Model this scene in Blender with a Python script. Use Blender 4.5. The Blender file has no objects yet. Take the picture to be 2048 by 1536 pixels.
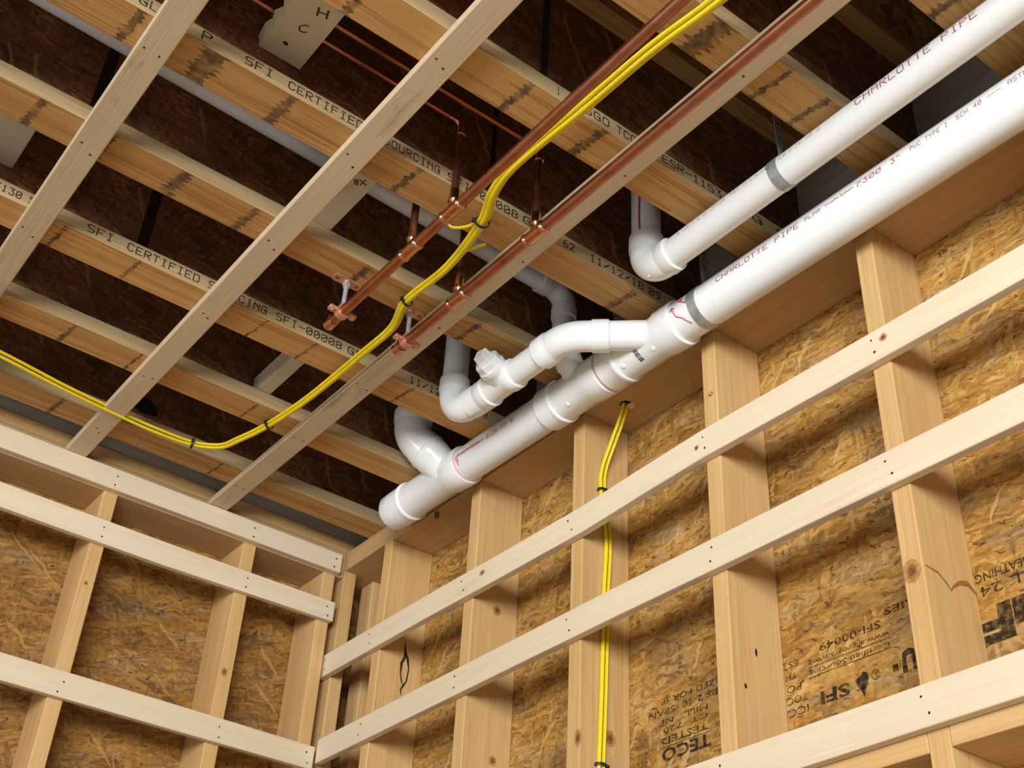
import bpy, bmesh, math, random
from mathutils import Vector, Matrix
random.seed(7)
scene = bpy.context.scene
COL = scene.collection
H = 3.2                    # height of the joist undersides above the floor

# ------------------------------------------------------------------ camera
RM = [[-0.7922183603, 0.6083234298, 0.0482977665],
      [-0.3883835544, -0.4415759683, -0.8088070715],
      [-0.4706891588, -0.6595098702, 0.5860874055]]
FPX = 2530.59
cam_d = bpy.data.cameras.new('camera')
cam = bpy.data.objects.new('camera', cam_d)
COL.objects.link(cam)
cam_d.sensor_width = 36.0
cam_d.lens = FPX / 2048 * 36.0
cam_d.clip_start = 0.02
m = Matrix.Identity(4)
for r in range(3):
    m[r][0] = RM[0][r]
    m[r][1] = -RM[1][r]
    m[r][2] = -RM[2][r]
m[0][3], m[1][3], m[2][3] = 1.52253, 2.89883, -1.71361 + H
cam.matrix_world = m
scene.camera = cam

# ------------------------------------------------------------------ world, lights, exposure
world = bpy.data.worlds.new('world')
scene.world = world
world.use_nodes = True
wb = world.node_tree.nodes['Background']
wb.inputs[0].default_value = (0.97, 0.975, 1.0, 1)
wb.inputs[1].default_value = 0.40

def area(name, loc, target, sx, sy, power, col):
    d = bpy.data.lights.new(name, 'AREA')
    d.shape = 'RECTANGLE'
    d.size, d.size_y = sx, sy
    d.energy = power
    d.color = col
    o = bpy.data.objects.new(name, d)
    COL.objects.link(o)
    o.location = Vector(loc) + Vector((0, 0, H))
    o.rotation_euler = (Vector(target) - Vector(loc)).to_track_quat('-Z', 'Y').to_euler()
    return o
# assumed unseen source behind the camera on the right, added to brighten that side
area('assumed_right_light', (3.7, 5.0, -0.60), (0.2, 1.5, -0.40), 2.6, 1.5, 245, (0.96, 0.98, 1.0))
# added area light opposite the right wall, for an assumed, unseen window
area('assumed_window_light', (5.8, 1.2, -0.9), (0.0, 0.9, -0.5), 1.6, 1.4, 40, (0.96, 0.98, 1.0))

scene.view_settings.view_transform = 'Standard'
scene.view_settings.look = 'None'
scene.view_settings.gamma = 1.0
scene.view_settings.use_curve_mapping = False
scene.view_settings.exposure = 0.42

# ------------------------------------------------------------------ materials
def srgb(h):
    h = h.lstrip('#')
    out = []
    for i in (0, 2, 4):
        c = int(h[i:i+2], 16) / 255
        out.append(c / 12.92 if c <= 0.04045 else ((c + 0.055) / 1.055) ** 2.4)
    return (*out, 1)

class NT:
    def __init__(s, name):
        s.m = bpy.data.materials.new(name)
        s.m.use_nodes = True
        s.t = s.m.node_tree
        s.b = s.t.nodes['Principled BSDF']
    def n(s, typ, **kw):
        nd = s.t.nodes.new(typ)
        for k, v in kw.items():
            if k.startswith('i_'):
                key = k[2:]
                key = int(key) if key.isdigit() else key.replace('_', ' ')
                nd.inputs[key].default_value = v
            else:
                setattr(nd, k, v)
        return nd
    def l(s, a, b):
        s.t.links.new(a, b)
    def ramp(s, fac, stops):
        r = s.n('ShaderNodeValToRGB')
        els = r.color_ramp.elements
        while len(els) < len(stops):
            els.new(0.5)
        for e, (p, c) in zip(els, stops):
            e.position = p
            e.color = c if len(c) == 4 else (*c, 1)
        s.l(fac, r.inputs[0])
        return r.outputs[0]
    def mix(s, fac, a, b, mode='MIX'):
        x = s.n('ShaderNodeMix', data_type='RGBA', blend_type=mode)
        for v, k in ((fac, 0), (a, 6), (b, 7)):
            if hasattr(v, 'links'):
                s.l(v, x.inputs[k])
            else:
                x.inputs[k].default_value = v
        return x.outputs[2]
    def math(s, op, a, b=0.0, clamp=False):
        x = s.n('ShaderNodeMath', operation=op, use_clamp=clamp)
        for v, k in ((a, 0), (b, 1)):
            if hasattr(v, 'links'):
                s.l(v, x.inputs[k])
            else:
                x.inputs[k].default_value = v
        return x.outputs[0]

def obj_coords(t, offset=True):
    tc = t.n('ShaderNodeTexCoord')
    if not offset:
        return tc.outputs['Object']
    oi = t.n('ShaderNodeObjectInfo')
    mul = t.n('ShaderNodeVectorMath', operation='MULTIPLY_ADD')
    mul.inputs[0].default_value = (17.0, 23.0, 31.0)
    cmb = t.n('ShaderNodeCombineXYZ')
    for k in range(3):
        t.l(oi.outputs['Random'], cmb.inputs[k])
    t.l(cmb.outputs[0], mul.inputs[1])
    mul.inputs[0].default_value = (17.0, 23.0, 31.0)
    t.l(tc.outputs['Object'], mul.inputs[2])
    return mul.outputs[0]

def wood(name, axis, light, mid, dark, fig=1.0, rough=0.62, grain=1.0, spots=0.0, var=0.12):
    """sawn lumber with the grain along one local axis"""
    t = NT(name)
    co = obj_coords(t)
    sc = [34.0, 34.0, 34.0]
    sc['xyz'.index(axis)] = 1.1
    mp = t.n('ShaderNodeMapping')
    mp.inputs['Scale'].default_value = sc
    t.l(co, mp.inputs[0])
    n1 = t.n('ShaderNodeTexNoise', i_Scale=1.0 * fig, i_Detail=3.0, i_Roughness=0.5, i_Distortion=0.6)
    t.l(mp.outputs[0], n1.inputs['Vector'])
    sc2 = [260.0] * 3
    sc2['xyz'.index(axis)] = 5.0
    mp2 = t.n('ShaderNodeMapping')
    mp2.inputs['Scale'].default_value = sc2
    t.l(co, mp2.inputs[0])
    n2 = t.n('ShaderNodeTexNoise', i_Scale=1.0, i_Detail=2.0)
    t.l(mp2.outputs[0], n2.inputs['Vector'])
    rings = t.math('FRACT', t.math('MULTIPLY', n1.outputs[0], 5.0))
    rings = t.math('POWER', rings, 2.2)
    fac = t.math('ADD', t.math('MULTIPLY', rings, 0.34 * grain), t.math('MULTIPLY', n2.outputs[0], 0.42))
    n3 = t.n('ShaderNodeTexNoise', i_Scale=3.0, i_Detail=2.0)
    t.l(co, n3.inputs['Vector'])
    fac = t.math('ADD', fac, t.math('MULTIPLY', n3.outputs[0], 0.30))
    c = t.ramp(fac, [(0.22, light), (0.52, mid), (0.92, dark)])
    oi = t.n('ShaderNodeObjectInfo')
    br = t.math('ADD', 0.84 - var / 2, t.math('MULTIPLY', oi.outputs['Random'], var))
    hs = t.n('ShaderNodeHueSaturation')
    t.l(br, hs.inputs['Value'])
    t.l(c, hs.inputs['Color'])
    c = hs.outputs[0]
    if spots:
        mp3 = t.n('ShaderNodeMapping')
        s3 = [16.0] * 3
        s3['xyz'.index(axis)] = 3.0
        mp3.inputs['Scale'].default_value = s3
        t.l(co, mp3.inputs[0])
        n4 = t.n('ShaderNodeTexNoise', i_Scale=1.0, i_Detail=6.0, i_Roughness=0.7)
        t.l(mp3.outputs[0], n4.inputs['Vector'])
        msk = t.ramp(n4.outputs[0], [(0.60, (0, 0, 0)), (0.72, (1, 1, 1))])
        c = t.mix(t.math('MULTIPLY', msk, spots), c, srgb('#4a443c'))
    t.l(c, t.b.inputs['Base Color'])
    t.b.inputs['Roughness'].default_value = rough
    t.b.inputs['Specular IOR Level'].default_value = 0.25
    bp = t.n('ShaderNodeBump', i_Strength=0.18, i_Distance=0.002)
    t.l(n2.outputs[0], bp.inputs['Height'])
    t.l(bp.outputs[0], t.b.inputs['Normal'])
    return t.m

def osb(name, axes, cols, scale=1.0, bump=0.5, ang0=20):
    """oriented strand board: layered, stretched, randomly toned strands"""
    t = NT(name)
    co = obj_coords(t, offset=False)
    sp = t.n('ShaderNodeSeparateXYZ')
    t.l(co, sp.inputs[0])
    cb = t.n('ShaderNodeCombineXYZ')
    t.l(sp.outputs['XYZ'.index(axes[0])], cb.inputs[0])
    t.l(sp.outputs['XYZ'.index(axes[1])], cb.inputs[1])
    wn = t.n('ShaderNodeTexNoise', i_Scale=16.0 * scale, i_Detail=3.0)
    t.l(cb.outputs[0], wn.inputs['Vector'])
    wv = t.n('ShaderNodeVectorMath', operation='MULTIPLY_ADD')
    wv.inputs[1].default_value = (0.035, 0.035, 0.0)
    t.l(wn.outputs['Color'], wv.inputs[0])
    t.l(cb.outputs[0], wv.inputs[2])
    def mapped(ang, sx, sy, i):
        mp = t.n('ShaderNodeMapping')
        mp.inputs['Rotation'].default_value = (0, 0, math.radians(ang))
        mp.inputs['Location'].default_value = (i * 3.7, i * 1.9, 0)
        mp2 = t.n('ShaderNodeMapping')
        mp2.inputs['Scale'].default_value = (sx * scale, sy * scale, 1)
        t.l(wv.outputs[0], mp.inputs[0])
        t.l(mp.outputs[0], mp2.inputs[0])
        return mp2.outputs[0]
    layers = []
    for i, (ang, sx, sy) in enumerate(((ang0, 8, 60), (ang0 - 34, 11, 85), (ang0 + 28, 10, 75), (ang0 + 80, 17, 110), (ang0 - 10, 24, 160))):
        v = t.n('ShaderNodeTexVoronoi', voronoi_dimensions='2D', feature='F1')
        v.inputs['Scale'].default_value = 1.0
        t.l(mapped(-ang, sx, sy, i), v.inputs['Vector'])
        s = t.n('ShaderNodeSeparateColor')
        t.l(v.outputs['Color'], s.inputs[0])
        layers.append((s.outputs[0], s.outputs[1]))
    val = layers[0][0]
    for k in range(1, 5):
        pick = t.math('GREATER_THAN', layers[k][1], (0.5, 0.55, 0.72, 0.66)[k - 1])
        mx = t.n('ShaderNodeMix', data_type='FLOAT')
        t.l(pick, mx.inputs[0])
        t.l(val, mx.inputs[2])
        t.l(layers[k][0], mx.inputs[3])
        val = mx.outputs[0]
    fib = t.n('ShaderNodeTexNoise', i_Scale=1.0, i_Detail=5.0, i_Roughness=0.65)
    t.l(mapped(-ang0, 16, 130, 9), fib.inputs['Vector'])
    fine = t.n('ShaderNodeTexNoise', i_Scale=90.0 * scale, i_Detail=4.0, i_Roughness=0.7)
    t.l(cb.outputs[0], fine.inputs['Vector'])
    big = t.n('ShaderNodeTexNoise', i_Scale=1.0, i_Detail=3.0)
    t.l(mapped(-ang0, 4.0, 9.0, 5), big.inputs['Vector'])
    f = t.math('ADD', t.math('MULTIPLY', val, 0.20), t.math('MULTIPLY', fib.outputs[0], 0.40))
    f = t.math('ADD', f, t.math('MULTIPLY', fine.outputs[0], 0.32))
    f = t.math('ADD', f, t.math('MULTIPLY', big.outputs[0], 0.44))
    c = t.ramp(f, [(0.48, cols[0]), (0.64, cols[1]), (0.76, cols[2]), (0.93, cols[3])])
    gp = t.n('ShaderNodeTexNoise', i_Scale=1.0, i_Detail=4.0, i_Roughness=0.6)
    t.l(mapped(-ang0 + 6, 7.0, 20.0, 7), gp.inputs['Vector'])
    gm = t.ramp(gp.outputs[0], [(0.48, (0, 0, 0)), (0.66, (1, 1, 1))])
    hs = t.n('ShaderNodeHueSaturation', i_Saturation=0.80, i_Value=0.80, i_Hue=0.508)
    t.l(c, hs.inputs['Color'])
    c = t.mix(t.math('MULTIPLY', gm, 0.75), c, hs.outputs[0])
    # dark chips and resin specks, and a few bare pale strands
    sp2 = t.n('ShaderNodeTexNoise', i_Scale=1.0, i_Detail=3.0, i_Roughness=0.6, i_Distortion=1.2)
    t.l(mapped(-ang0 + 20, 45, 110, 2), sp2.inputs['Vector'])
    msk = t.ramp(sp2.outputs[0], [(0.60, (0, 0, 0)), (0.67, (1, 1, 1))])
    c = t.mix(t.math('MULTIPLY', msk, 0.8), c, cols[4])
    v2 = t.n('ShaderNodeTexVoronoi', voronoi_dimensions='2D', feature='F1')
    v2.inputs['Scale'].default_value = 1.0
    t.l(mapped(-ang0 - 48, 14, 130, 4), v2.inputs['Vector'])
    s2 = t.n('ShaderNodeSeparateColor')
    t.l(v2.outputs['Color'], s2.inputs[0])
    c = t.mix(t.math('MULTIPLY', t.math('GREATER_THAN', s2.outputs[2], 0.982), 0.5), c, cols[3])
    t.l(c, t.b.inputs['Base Color'])
    t.b.inputs['Roughness'].default_value = 0.6
    t.b.inputs['Specular IOR Level'].default_value = 0.3
    bp = t.n('ShaderNodeBump', i_Strength=bump, i_Distance=0.002)
    t.l(f, bp.inputs['Height'])
    t.l(bp.outputs[0], t.b.inputs['Normal'])
    return t.m

def plain(name, col, rough=0.5, metal=0.0, spec=0.5, noise=0.0, nscale=30.0, dark=None, bump=0.0):
    t = NT(name)
    t.b.inputs['Roughness'].default_value = rough
    t.b.inputs['Metallic'].default_value = metal
    t.b.inputs['Specular IOR Level'].default_value = spec
    if noise:
        co = obj_coords(t, offset=False)
        n = t.n('ShaderNodeTexNoise', i_Scale=nscale, i_Detail=5.0, i_Roughness=0.6)
        t.l(co, n.inputs['Vector'])
        f = t.ramp(n.outputs[0], [(0.42, (0, 0, 0)), (0.68, (1, 1, 1))])
        c = t.mix(t.math('MULTIPLY', f, noise), col, dark or (0, 0, 0, 1))
        t.l(c, t.b.inputs['Base Color'])
        if bump:
            bp = t.n('ShaderNodeBump', i_Strength=bump, i_Distance=0.001)
            t.l(n.outputs[0], bp.inputs['Height'])
            t.l(bp.outputs[0], t.b.inputs['Normal'])
    else:
        t.b.inputs['Base Color'].default_value = col
    return t.m

M = {}
for ax in 'xyz':
    M['stud_' + ax] = wood('stud_pine_' + ax, ax, srgb('#dfbc84'), srgb('#d2a86c'), srgb('#b58a4e'), fig=0.7, grain=0.55)
    M['strip_' + ax] = wood('furring_spruce_' + ax, ax, srgb('#ecdcbf'), srgb('#e2cfae'), srgb('#c9b08a'), fig=0.6, grain=0.4, spots=0.12)
    M['cstrip_' + ax] = wood('grey_furring_' + ax, ax, srgb('#e0cba9'), srgb('#d1ba96'), srgb('#b39a78'), fig=0.6, grain=0.35, spots=0.42)
    M['flange_' + ax] = wood('flange_fir_' + ax, ax, srgb('#d6ab6c'), srgb('#c39354'), srgb('#98683a'), fig=0.8, grain=1.0, spots=0.05, var=0.18)
    M['plate_' + ax] = wood('plate_pine_' + ax, ax, srgb('#cda97a'), srgb('#bd9768'), srgb('#a07a4c'), fig=0.6, grain=0.4)
    M['pale_' + ax] = wood('pale_block_' + ax, ax, srgb('#d8cdb6'), srgb('#cbbfa6'), srgb('#b0a48c'), fig=0.5, grain=0.25, spots=0.12)
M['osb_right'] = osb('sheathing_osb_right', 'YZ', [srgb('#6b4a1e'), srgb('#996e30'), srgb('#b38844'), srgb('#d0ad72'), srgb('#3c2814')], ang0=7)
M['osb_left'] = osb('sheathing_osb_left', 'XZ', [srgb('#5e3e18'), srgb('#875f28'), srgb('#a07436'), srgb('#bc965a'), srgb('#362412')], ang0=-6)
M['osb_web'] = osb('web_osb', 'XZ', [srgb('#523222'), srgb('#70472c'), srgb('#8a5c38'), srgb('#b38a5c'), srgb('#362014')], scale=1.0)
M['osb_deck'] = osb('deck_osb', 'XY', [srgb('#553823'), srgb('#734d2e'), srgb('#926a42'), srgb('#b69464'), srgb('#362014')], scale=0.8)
M['rim_grey'] = wood('weathered_rim', 'x', srgb('#ccc9c0'), srgb('#b6b2a6'), srgb('#8f897c'), fig=0.8, grain=0.6, spots=0.35)
M['rim_grey_y'] = wood('weathered_rim_y', 'y', srgb('#d2cdbb'), srgb('#b5ae9a'), srgb('#80775f'), fig=0.8, grain=0.6, spots=0.35)
M['pvc'] = plain('white_pvc', srgb('#eff3f2'), rough=0.30, spec=0.45)
M['pvc_fit'] = plain('white_pvc_fitting', srgb('#f0f4f3'), rough=0.20, spec=0.5)
M['pvc_shaded'] = plain('bay_pvc_shaded', srgb('#dfe0e4'), rough=0.35, spec=0.4, noise=0.25, nscale=14, dark=srgb('#b8b6b6'))  # white pipe, with the bluish shade of the joist bay put into its colour
M['copper'] = plain('copper_tube', srgb('#b87a5c'), rough=0.30, metal=0.95, noise=0.5, nscale=22, dark=srgb('#865038'))
M['copper_fit'] = plain('bright_copper', srgb('#d9a384'), rough=0.2, metal=1.0, noise=0.35, nscale=60, dark=srgb('#93482a'))
M['copper_plate'] = plain('copper_plated_steel', srgb('#d09a80'), rough=0.42, metal=0.6, noise=0.3, nscale=80, dark=srgb('#8a4c34'))
M['zinc'] = plain('galvanised_steel', srgb('#b4b8b8'), rough=0.38, metal=0.45, noise=0.4, nscale=60, dark=srgb('#707475'))
M['cable'] = plain('yellow_cable_sheath', srgb('#e3cb1e'), rough=0.45, spec=0.35, noise=0.25, nscale=160, dark=srgb('#8c7a08'))
M['tie'] = plain('black_cable_tie', srgb('#1a1a2c'), rough=0.4)
M['nail'] = plain('nail_steel', srgb('#2c2824'), rough=0.5, metal=0.3)
M['ink'] = plain('black_ink', srgb('#38322b'), rough=0.8, spec=0.1)
M['stamp'] = plain('board_stamp_ink', srgb('#352a1c'), rough=0.8, spec=0.1)
M['redink'] = plain('maroon_print', srgb('#a5525c'), rough=0.7, spec=0.1)
M['faintink'] = plain('faint_print', srgb('#b08a8a'), rough=0.7, spec=0.1)
M['primer'] = plain('pink_primer', srgb('#e6b4ac'), rough=0.5)
M['marker'] = plain('red_marker', srgb('#cf4a58'), rough=0.6)
M['knot'] = plain('knot_wood', srgb('#7a4a26'), rough=0.7, noise=0.6, nscale=120, dark=srgb('#3c2010'))
M['bark'] = plain('bark_streak', srgb('#241710'), rough=0.8)
M['slab'] = plain('concrete', srgb('#b0aca6'), rough=0.85, noise=0.3, nscale=3, dark=srgb('#8e8a84'))
M['drywall'] = plain('drywall_scrap', srgb('#cdbf9f'), rough=0.8, noise=0.2, nscale=9, dark=srgb('#b0a284'))
M['gypsum'] = plain('torn_gypsum', srgb('#c9c6b8'), rough=0.95)
M['foam'] = plain('sealant', srgb('#d9c38c'), rough=0.9)
M['hole'] = plain('drill_hole', srgb('#1a1009'), rough=1.0)
def stain_mat():
    t = NT('glue_stain')
    t.b.inputs['Base Color'].default_value = srgb('#463f30')
    t.b.inputs['Roughness'].default_value = 0.8
    co = obj_coords(t)
    n = t.n('ShaderNodeTexNoise', i_Scale=60.0, i_Detail=4.0)
    t.l(co, n.inputs['Vector'])
    a = t.ramp(n.outputs[0], [(0.30, (0.12, 0.12, 0.12)), (0.64, (0.68, 0.68, 0.68))])
    t.l(a, t.b.inputs['Alpha'])
    return t.m
M['stain'] = stain_mat()
def worn_ink(name, col, lo, hi, sc):
    t = NT(name)
    t.b.inputs['Base Color'].default_value = col
    t.b.inputs['Roughness'].default_value = 0.8
    t.b.inputs['Specular IOR Level'].default_value = 0.1
    co = obj_coords(t, offset=False)
    n = t.n('ShaderNodeTexNoise', i_Scale=sc, i_Detail=4.0, i_Roughness=0.65)
    t.l(co, n.inputs['Vector'])
    a = t.ramp(n.outputs[0], [(0.36, (lo,) * 3), (0.60, (hi,) * 3)])
    t.l(a, t.b.inputs['Alpha'])
    return t.m
M['stamp'] = worn_ink('worn_stamp_ink', srgb('#2e2518'), 0.3, 0.95, 110)
M['jink'] = worn_ink('worn_joist_ink', srgb('#3a332b'), 0.6, 1.0, 90)
M['faintink'] = worn_ink('faint_print', srgb('#b38488'), 0.1, 0.8, 120)
M['flange_side'] = wood('flange_side_weathered_lit', 'x', srgb('#cdb489'), srgb('#b89d72'), srgb('#937a54'), fig=1.2, grain=0.6, spots=0.12)  # paler sides: weathering plus the stronger light on them, put into the colour

M['knot_ring'] = plain('knot_ring', srgb('#96622f'), rough=0.7, noise=0.6, nscale=150, dark=srgb('#6b3f1e'))
M['knot_halo'] = worn_ink('knot_halo', srgb('#a87440'), 0.15, 0.55, 160)
# ------------------------------------------------------------------ mesh helpers
def link(o, parent=None, label=None, cat=None, group=None, kind=None):
    COL.objects.link(o)
    if parent is not None:
        o.parent = parent
    if label: o['label'] = label
    if cat: o['category'] = cat
    if group: o['group'] = group
    if kind: o['kind'] = kind
    return o

def world_origin(p):
    v = Vector((0, 0, 0))
    while p is not None:
        v += p.location
        p = p.parent
    return v

def mk(name, verts, faces, mat, parent=None, smooth=False, origin=None, **kw):
    """verts in room coordinates; the object's origin is moved to its base"""
    me = bpy.data.meshes.new(name)
    vs = [Vector(v) for v in verts]
    if parent is not None:
        off = world_origin(parent)
        loc = Vector((0, 0, 0))
    else:
        if origin is None:
            mn = [min(v[i] for v in vs) for i in range(3)]
            mx = [max(v[i] for v in vs) for i in range(3)]
            origin = ((mn[0] + mx[0]) / 2, (mn[1] + mx[1]) / 2, mn[2])
        loc = Vector(origin)
        off = loc
    me.from_pydata([tuple(v - off) for v in vs], [], faces)
    me.update()
    if smooth:
        for p in me.polygons:
            p.use_smooth = True
    ms = mat if isinstance(mat, list) else [mat]
    for mm in ms:
        me.materials.append(mm)
    o = bpy.data.objects.new(name, me)
    o.location = loc
    return link(o, parent, **kw)

def empty(name, loc, label, cat, group=None, kind=None):
    o = bpy.data.objects.new(name, None)
    o.empty_display_size = 0.05
    o.location = loc
    return link(o, None, label, cat, group, kind)

def bevelled(verts, faces, bev):
    bm = bmesh.new()
    vs = [bm.verts.new(v) for v in verts]
    for f in faces:
        bm.faces.new([vs[i] for i in f])
    bmesh.ops.recalc_face_normals(bm, faces=bm.faces)
    if bev:
        bmesh.ops.bevel(bm, geom=list(bm.edges), offset=bev, segments=2, affect='EDGES', profile=0.5)
    bm.verts.index_update()
    out = ([tuple(v.co) for v in bm.verts], [[v.index for v in f.verts] for f in bm.faces])
    bm.free()
    return out

BOXF = [(0, 1, 3, 2), (4, 6, 7, 5), (0, 4, 5, 1), (2, 3, 7, 6), (0, 2, 6, 4), (1, 5, 7, 3)]
def boxv(lo, hi):
    return [(x, y, z) for x in (lo[0], hi[0]) for y in (lo[1], hi[1]) for z in (lo[2], hi[2])]

def box(name, lo, hi, mat, parent=None, bev=0.002, **kw):
    v, f = bevelled(boxv(lo, hi), BOXF, bev)
    return mk(name, v, f, mat, parent, **kw)

def loft_box(name, secs, mat, parent=None, **kw):
    """secs: list of 4-corner sections -> closed board"""
    v, f = [], []
    for s in secs:
        v += s
    n = len(secs)
    for i in range(n - 1):
        for k in range(4):
            a, b = i * 4 + k, i * 4 + (k + 1) % 4
            f.append((a, b, b + 4, a + 4))
    f.append((3, 2, 1, 0))
    e = (n - 1) * 4
    f.append((e, e + 1, e + 2, e + 3))
    bm = bmesh.new()
    vs = [bm.verts.new(p) for p in v]
    for q in f:
        bm.faces.new([vs[i] for i in q])
    bmesh.ops.recalc_face_normals(bm, faces=bm.faces)
    bm.edges.ensure_lookup_table()
    es = [e2 for e2 in bm.edges if e2.calc_face_angle(0) > 0.6]
    bmesh.ops.bevel(bm, geom=es, offset=0.0022, segments=2, affect='EDGES', profile=0.5)
    bm.verts.index_update()
    vv = [tuple(p.co) for p in bm.verts]
    ff = [[p.index for p in q.verts] for q in bm.faces]
    bm.free()
    return mk(name, vv, ff, mat, parent, **kw)

def tube_data(path, rad, n=24, closed_ends=True, flat=1.0, up=None):
    """sweep a circle of per-point radius along a 3D polyline"""
    P = [Vector(p) for p in path]
    if not hasattr(rad, '__len__'):
        rad = [rad] * len(P)
    T = []
    for i in range(len(P)):
        d = Vector((0, 0, 0))
        if i > 0: d += (P[i] - P[i - 1]).normalized() if (P[i] - P[i - 1]).length > 1e-9 else Vector((0, 0, 0))
        if i < len(P) - 1: d += (P[i + 1] - P[i]).normalized() if (P[i + 1] - P[i]).length > 1e-9 else Vector((0, 0, 0))
        T.append(d.normalized() if d.length > 1e-9 else (T[-1] if T else Vector((0, 0, 1))))
    u = Vector(up) if up else Vector((0, 0, 1))
    if abs(T[0].dot(u)) > 0.95:
        u = Vector((1, 0, 0))
    a = (u - T[0] * u.dot(T[0])).normalized()
    v, f = [], []
    for i, p in enumerate(P):
        a = (a - T[i] * a.dot(T[i])).normalized()
        b = T[i].cross(a)
        for k in range(n):
            t = 2 * math.pi * k / n
            v.append(p + a * (math.cos(t) * rad[i] * flat) + b * (math.sin(t) * rad[i]))
    for i in range(len(P) - 1):
        for k in range(n):
            q = (k + 1) % n
            f.append((i * n + k, i * n + q, (i + 1) * n + q, (i + 1) * n + k))
    if closed_ends:
        f.append(tuple(range(n - 1, -1, -1)))
        e = (len(P) - 1) * n
        f.append(tuple(range(e, e + n)))
    return v, f

def join(*ds):
    v, f = [], []
    for a, b in ds:
        o = len(v)
        v += list(a)
        f += [tuple(i + o for i in q) for q in b]
    return v, f

def tube(name, path, rad, mat, parent=None, n=24, **kw):
    fl = kw.pop('flat', 1.0)
    v, f = tube_data(path, rad, n, flat=fl)
    o = mk(name, v, f, mat, parent, smooth=True, **kw)
    sharpen(o)
    return o

def sharpen(o, ang=0.7):
    me = o.data
    try:
        me.set_sharp_from_angle(angle=ang)
    except Exception:
        pass

def shape(name, data, mat, parent=None, smooth=True, **kw):
    o = mk(name, data[0], data[1], mat, parent, smooth=smooth, **kw)
    if smooth:
        sharpen(o)
    return o

def prof(axis, prof_pts, n=28):
    """lathe along an axis function: prof_pts = [(s, r)]"""
    return tube_data([axis(s) for s, r in prof_pts], [max(r, 1e-5) for s, r in prof_pts], n)

def dense(pl, k):
    """Catmull-Rom through points"""
    P = [Vector(p) for p in pl]
    out = []
    for i in range(len(P) - 1):
        p0, p1, p2, p3 = P[max(i - 1, 0)], P[i], P[i + 1], P[min(i + 2, len(P) - 1)]
        for j in range(k):
            t = j / k
            out.append(0.5 * ((2 * p1) + (p2 - p0) * t + (2 * p0 - 5 * p1 + 4 * p2 - p3) * t * t + (3 * p1 - p0 - 3 * p2 + p3) * t ** 3))
    out.append(P[-1])
    return out

def bend(p0, d0, d1, r, n=10):
    """arc starting at p0 along d0 turning to d1 with centreline radius r"""
    d0, d1 = Vector(d0).normalized(), Vector(d1).normalized()
    ang = d0.angle(d1)
    nrm = (d1 - d0 * d1.dot(d0)).normalized()
    c = Vector(p0) + nrm * r
    out = []
    for i in range(n + 1):
        a = ang * i / n
        out.append(c - nrm * (r * math.cos(a)) + d0 * (r * math.sin(a)))
    return out

_txt = {}
def text_data(s, bold=0.0):
    key = (s, bold)
    if key in _txt:
        return _txt[key]
    c = bpy.data.curves.new('t', 'FONT')
    c.body = s
    c.size = 1.0
    c.resolution_u = 2
    c.offset = bold
    o = bpy.data.objects.new('t', c)
    COL.objects.link(o)
    dg = bpy.context.evaluated_depsgraph_get()
    me = bpy.data.meshes.new_from_object(o.evaluated_get(dg))
    vs = [(v.co.x, v.co.y) for v in me.vertices]
    fs = [tuple(p.vertices) for p in me.polygons]
    bpy.data.objects.remove(o)
    bpy.data.curves.remove(c)
    bpy.data.meshes.remove(me)
    x0 = min(v[0] for v in vs); x1 = max(v[0] for v in vs)
    y0 = min(v[1] for v in vs); y1 = max(v[1] for v in vs)
    _txt[key] = ([((x - x0) / (x1 - x0), (y - y0) / max(y1 - y0, 1e-6)) for x, y in vs], fs)
    return _txt[key]

FONT = {'A': '0e11111f111111', 'B': '1e11111e11111e', 'C': '0e11101010110e', 'D': '1e11111111111e', 'E': '1f10101e10101f', 'F': '1f10101e101010', 'G': '0e11101713110f',
        'H': '1111111f111111', 'I': '0e04040404040e', 'L': '1010101010101f', 'M': '111b1515111111', 'N': '11191513111111', 'O': '0e11111111110e', 'P': '1e11111e101010', 'R': '1e11111e141211',
        'S': '0f10100e01011e', 'T': '1f040404040404', 'U': '1111111111110e', 'V': '11111111110a04', 'W': '1111111515150a', 'Y': '11110a04040404', 'X': '11110a040a1111', 'K': '11121418141211',
        '0': '0e11131519110e', '1': '040c040404040e', '2': '0e11010204081f', '3': '1f02040201110e', '4': '02060a121f0202', '5': '1f101e0101110e', '6': '0608101e11110e', '7': '1f010204080808',
        '8': '0e11110e11110e', '9': '0e11110f01020c', '-': '0000001f000000', '/': '00010204081000', ':': '00040400040400', '.': '00000000000404', '"': '0a0a0a00000000', '#': '0a0a1f0a1f0a0a', ' ': '00000000000000'}
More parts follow.
